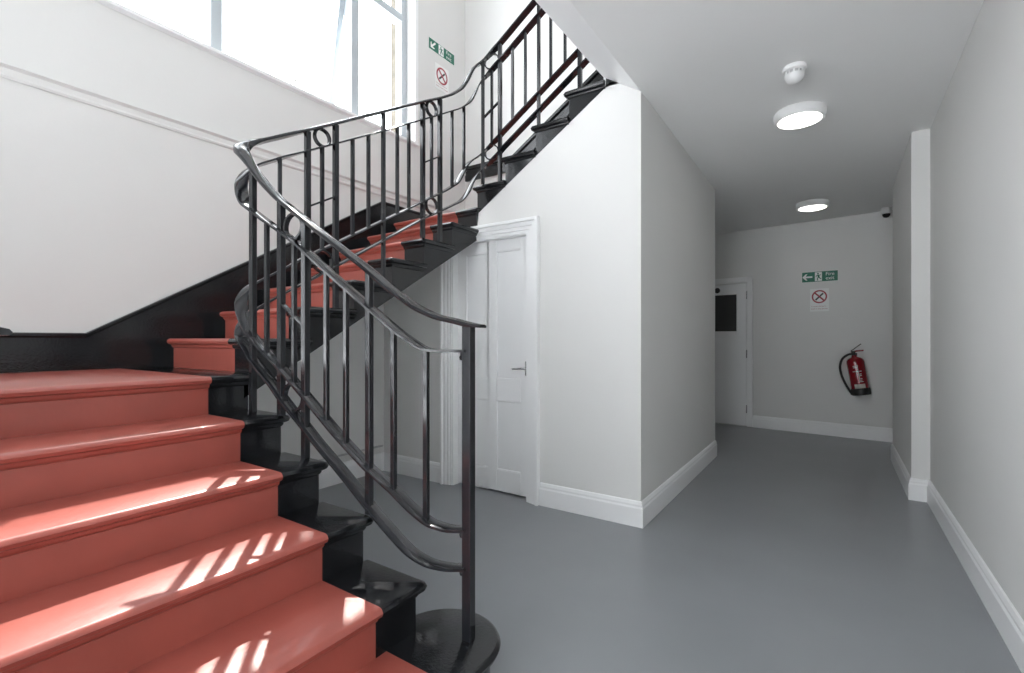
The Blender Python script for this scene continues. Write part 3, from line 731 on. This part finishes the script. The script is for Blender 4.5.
ya2, za2 = ywall(434.8, 87.4); yb2, zb2 = ywall(448.3, 95); _, zc2 = ywall(434.8, 62.4)
P = sign_frame((XW, ya2, (za2 + zb2) / 2), (0, 1, 0), (1, 0, 0)); smoke_sign(P, yb2 - ya2, zc2 - za2, 'white no smoking sign below the green sign beside the stair window')

# ------------------------------------------------------------------ ceiling things
def zceil(y): return H_CEIL if y < YF else H_CEIL + (2.243 - H_CEIL) * (y - YF) / (6.2 - YF)
def light(x, y, label):
    z = zceil(y); e = tag(empty('ceiling_light', (x, y, z)), label, 'ceiling light', 'round ceiling lights along the corridor')
    b = MB(); b.lathe([(0.0, 0.004), (0.127, 0.004), (0.132, -0.004), (0.132, -0.028), (0.128, -0.046), (0.122, -0.052), (0.115, -0.050)], (x, y, z), 'plastic', seg=48); b.build('housing', e, smooth=True)
    b = MB(); b.lathe([(0.117, -0.048), (0.092, -0.056), (0.05, -0.061), (0.0, -0.063)], (x, y, z), 'lamp', seg=48); lab(b.build('diffuser', e, smooth=True), 'glowing white diffuser')
light(-0.176, 3.22, 'round white ceiling light, the larger and nearer one, just behind the smoke detector')
light(-0.185, 5.26, 'round white ceiling light, the smaller farther one above the fire exit sign')
x, y = -0.168, 2.70; z = zceil(y)
e = tag(empty('smoke_detector', (x, y, z)), 'small white smoke detector on the ceiling in front of the nearer light', 'smoke detector')
b = MB(); b.lathe([(0.0, 0.003), (0.050, 0.003), (0.052, -0.006), (0.050, -0.016), (0.044, -0.020), (0.0, -0.020)], (x, y, z), 'plastic', seg=36); b.build('base', e, smooth=True)
b = MB(); b.lathe([(0.034, -0.020), (0.034, -0.034), (0.0, -0.034)], (x, y, z), 'cable', seg=30)
for i in range(12):
    a = 2 * PI * i / 12; c, s_ = math.cos(a), math.sin(a)
    b.sweep([(x + c * 0.039, y + s_ * 0.039, z - 0.019), (x + c * 0.039, y + s_ * 0.039, z - 0.036)], [(-0.003, -0.003), (0.003, -0.003), (0.003, 0.003), (-0.003, 0.003)], 'plastic', up=Vector((c, s_, 0)))
b.build('vented_chamber', e)
b = MB(); b.lathe([(0.042, -0.036), (0.042, -0.046), (0.036, -0.062), (0.020, -0.074), (0.0, -0.077)], (x, y, z), 'plastic', seg=30); b.build('cap', e, smooth=True)
x, y = 0.395, 5.82; z = zceil(y)
e = tag(empty('security_camera', (x, y, z)), 'small white dome security camera with black lens under the corridor ceiling at the far wall', 'camera')
b = MB(); b.lathe([(0.0, 0.003), (0.040, 0.003), (0.042, -0.02), (0.040, -0.05), (0.036, -0.056), (0.0, -0.056)], (x, y, z), 'plastic', seg=28); b.build('housing', e, smooth=True)
b = MB(); b.lathe([(0.032, -0.054), (0.030, -0.072), (0.020, -0.086), (0.0, -0.092)], (x, y, z), 'rubber', seg=28); lab(b.build('lens_dome', e, smooth=True), 'black lens dome')

# ------------------------------------------------------------------ fire extinguisher, hung slightly tilted
ex = tag(empty('fire_extinguisher', (0.19, far(0.19) - 0.075, 0.44)), 'red fire extinguisher with black hose and base hanging tilted on the far corridor wall', 'fire extinguisher')
rotx = Matrix.Rotation(math.radians(-9), 3, 'Y')
def EX(x, y, z): 
    p = rotx @ Vector((x, y, z)); return Vector((0.205, far(0.19) - 0.082, 0.45)) + Vector((-p.x * 0 + p.x, p.y, p.z))
rotm = Matrix.Rotation(math.radians(-9), 3, 'Y')
def exl(prof, m, name, parent, seg=32, label=None, c=(0, 0, 0)):
    b = MB(); b.lathe(prof, EX(*c), m, seg=seg, rot=rotm); o = b.build(name, parent, smooth=True)
    if label: lab(o, label)
    return o
cyl = exl([(0.0, 0.03), (0.072, 0.03), (0.074, 0.045), (0.074, 0.325), (0.070, 0.345), (0.055, 0.362), (0.032, 0.374), (0.022, 0.380), (0.022, 0.392), (0.0, 0.392)], 'exred', 'cylinder', ex)
exl([(0.0, 0.0), (0.078, 0.0), (0.080, 0.008), (0.080, 0.060), (0.076, 0.066), (0.0, 0.066)], 'rubber', 'base_cup', ex, label='black plastic base cup')
def arcpatch(a0, a1, z0, z1, m, name, parent, r=0.0752):
    b = MB(); vs = []; k = 12
    for i in range(k + 1):
        a = math.radians(a0 + (a1 - a0) * i / k)
        for z in (z0, z1): vs.append(EX(r * math.cos(a), r * math.sin(a), z))
    b.add(vs, [(2 * i, 2 * i + 2, 2 * i + 3, 2 * i + 1) for i in range(k)], m); return b.build(name, parent)
lab(arcpatch(-125, -55, 0.068, 0.110, 'paleyel', 'label_band', cyl), 'pale band above the base')
for k, (z, a0, a1) in enumerate(((0.285, -112, -80), (0.27, -112, -84), (0.232, -118, -62), (0.205, -80, -66), (0.19, -80, -66), (0.16, -80, -66), (0.145, -80, -68), (0.13, -84, -62))):
    arcpatch(a0, a1, z, z + 0.006, 'signw', 'label_print', cyl)
arcpatch(-86, -82, 0.13, 0.30, 'signw', 'label_print', cyl)
v_ = MB(); v_.lathe([(0.0, 0.39), (0.018, 0.39), (0.018, 0.43), (0.012, 0.437), (0.0, 0.437)], EX(0, 0, 0), 'rubber', seg=16, rot=rotm); valve = v_.build('valve', ex, smooth=True)
b = MB(); b.tube([EX(-0.02, 0, 0.425), EX(0.03, 0, 0.432), EX(0.085, 0, 0.430)], 0.008, 'exred', up=Vector((0, 1, 0))); lab(b.build('carry_handle', ex), 'red carrying handle')
b = MB(); b.sweep([EX(-0.02, 0, 0.437), EX(0.01, 0, 0.455), EX(0.075, 0, 0.497)], [(-0.012, -0.004), (0.012, -0.004), (0.012, 0.004), (-0.012, 0.004)], 'rubber'); b.build('lever', ex)
hp = catmull([EX(-0.015, -0.02, 0.41), EX(-0.05, -0.03, 0.405), EX(-0.10, -0.03, 0.37), EX(-0.130, -0.03, 0.30), EX(-0.132, -0.03, 0.22), EX(-0.118, -0.03, 0.14), EX(-0.092, -0.03, 0.06), EX(-0.078, -0.03, 0.03)], 8)
b = MB(); b.tube(hp, 0.0105, 'rubber', up=Vector((0, 1, 0))); hose = b.build('hose', ex, smooth=True)
b = MB(); b.tube([EX(-0.086, -0.03, 0.055), EX(-0.072, -0.03, 0.012)], 0.015, 'rubber', up=Vector((0, 1, 0))); b.build('nozzle', hose, smooth=True)
b = MB(); c = EX(0, 0.05, 0.34); b.box(c.x - 0.02, c.x + 0.02, c.y, far(c.x), 0.74, 0.86, 'rubber'); b.build('wall_bracket', ex)
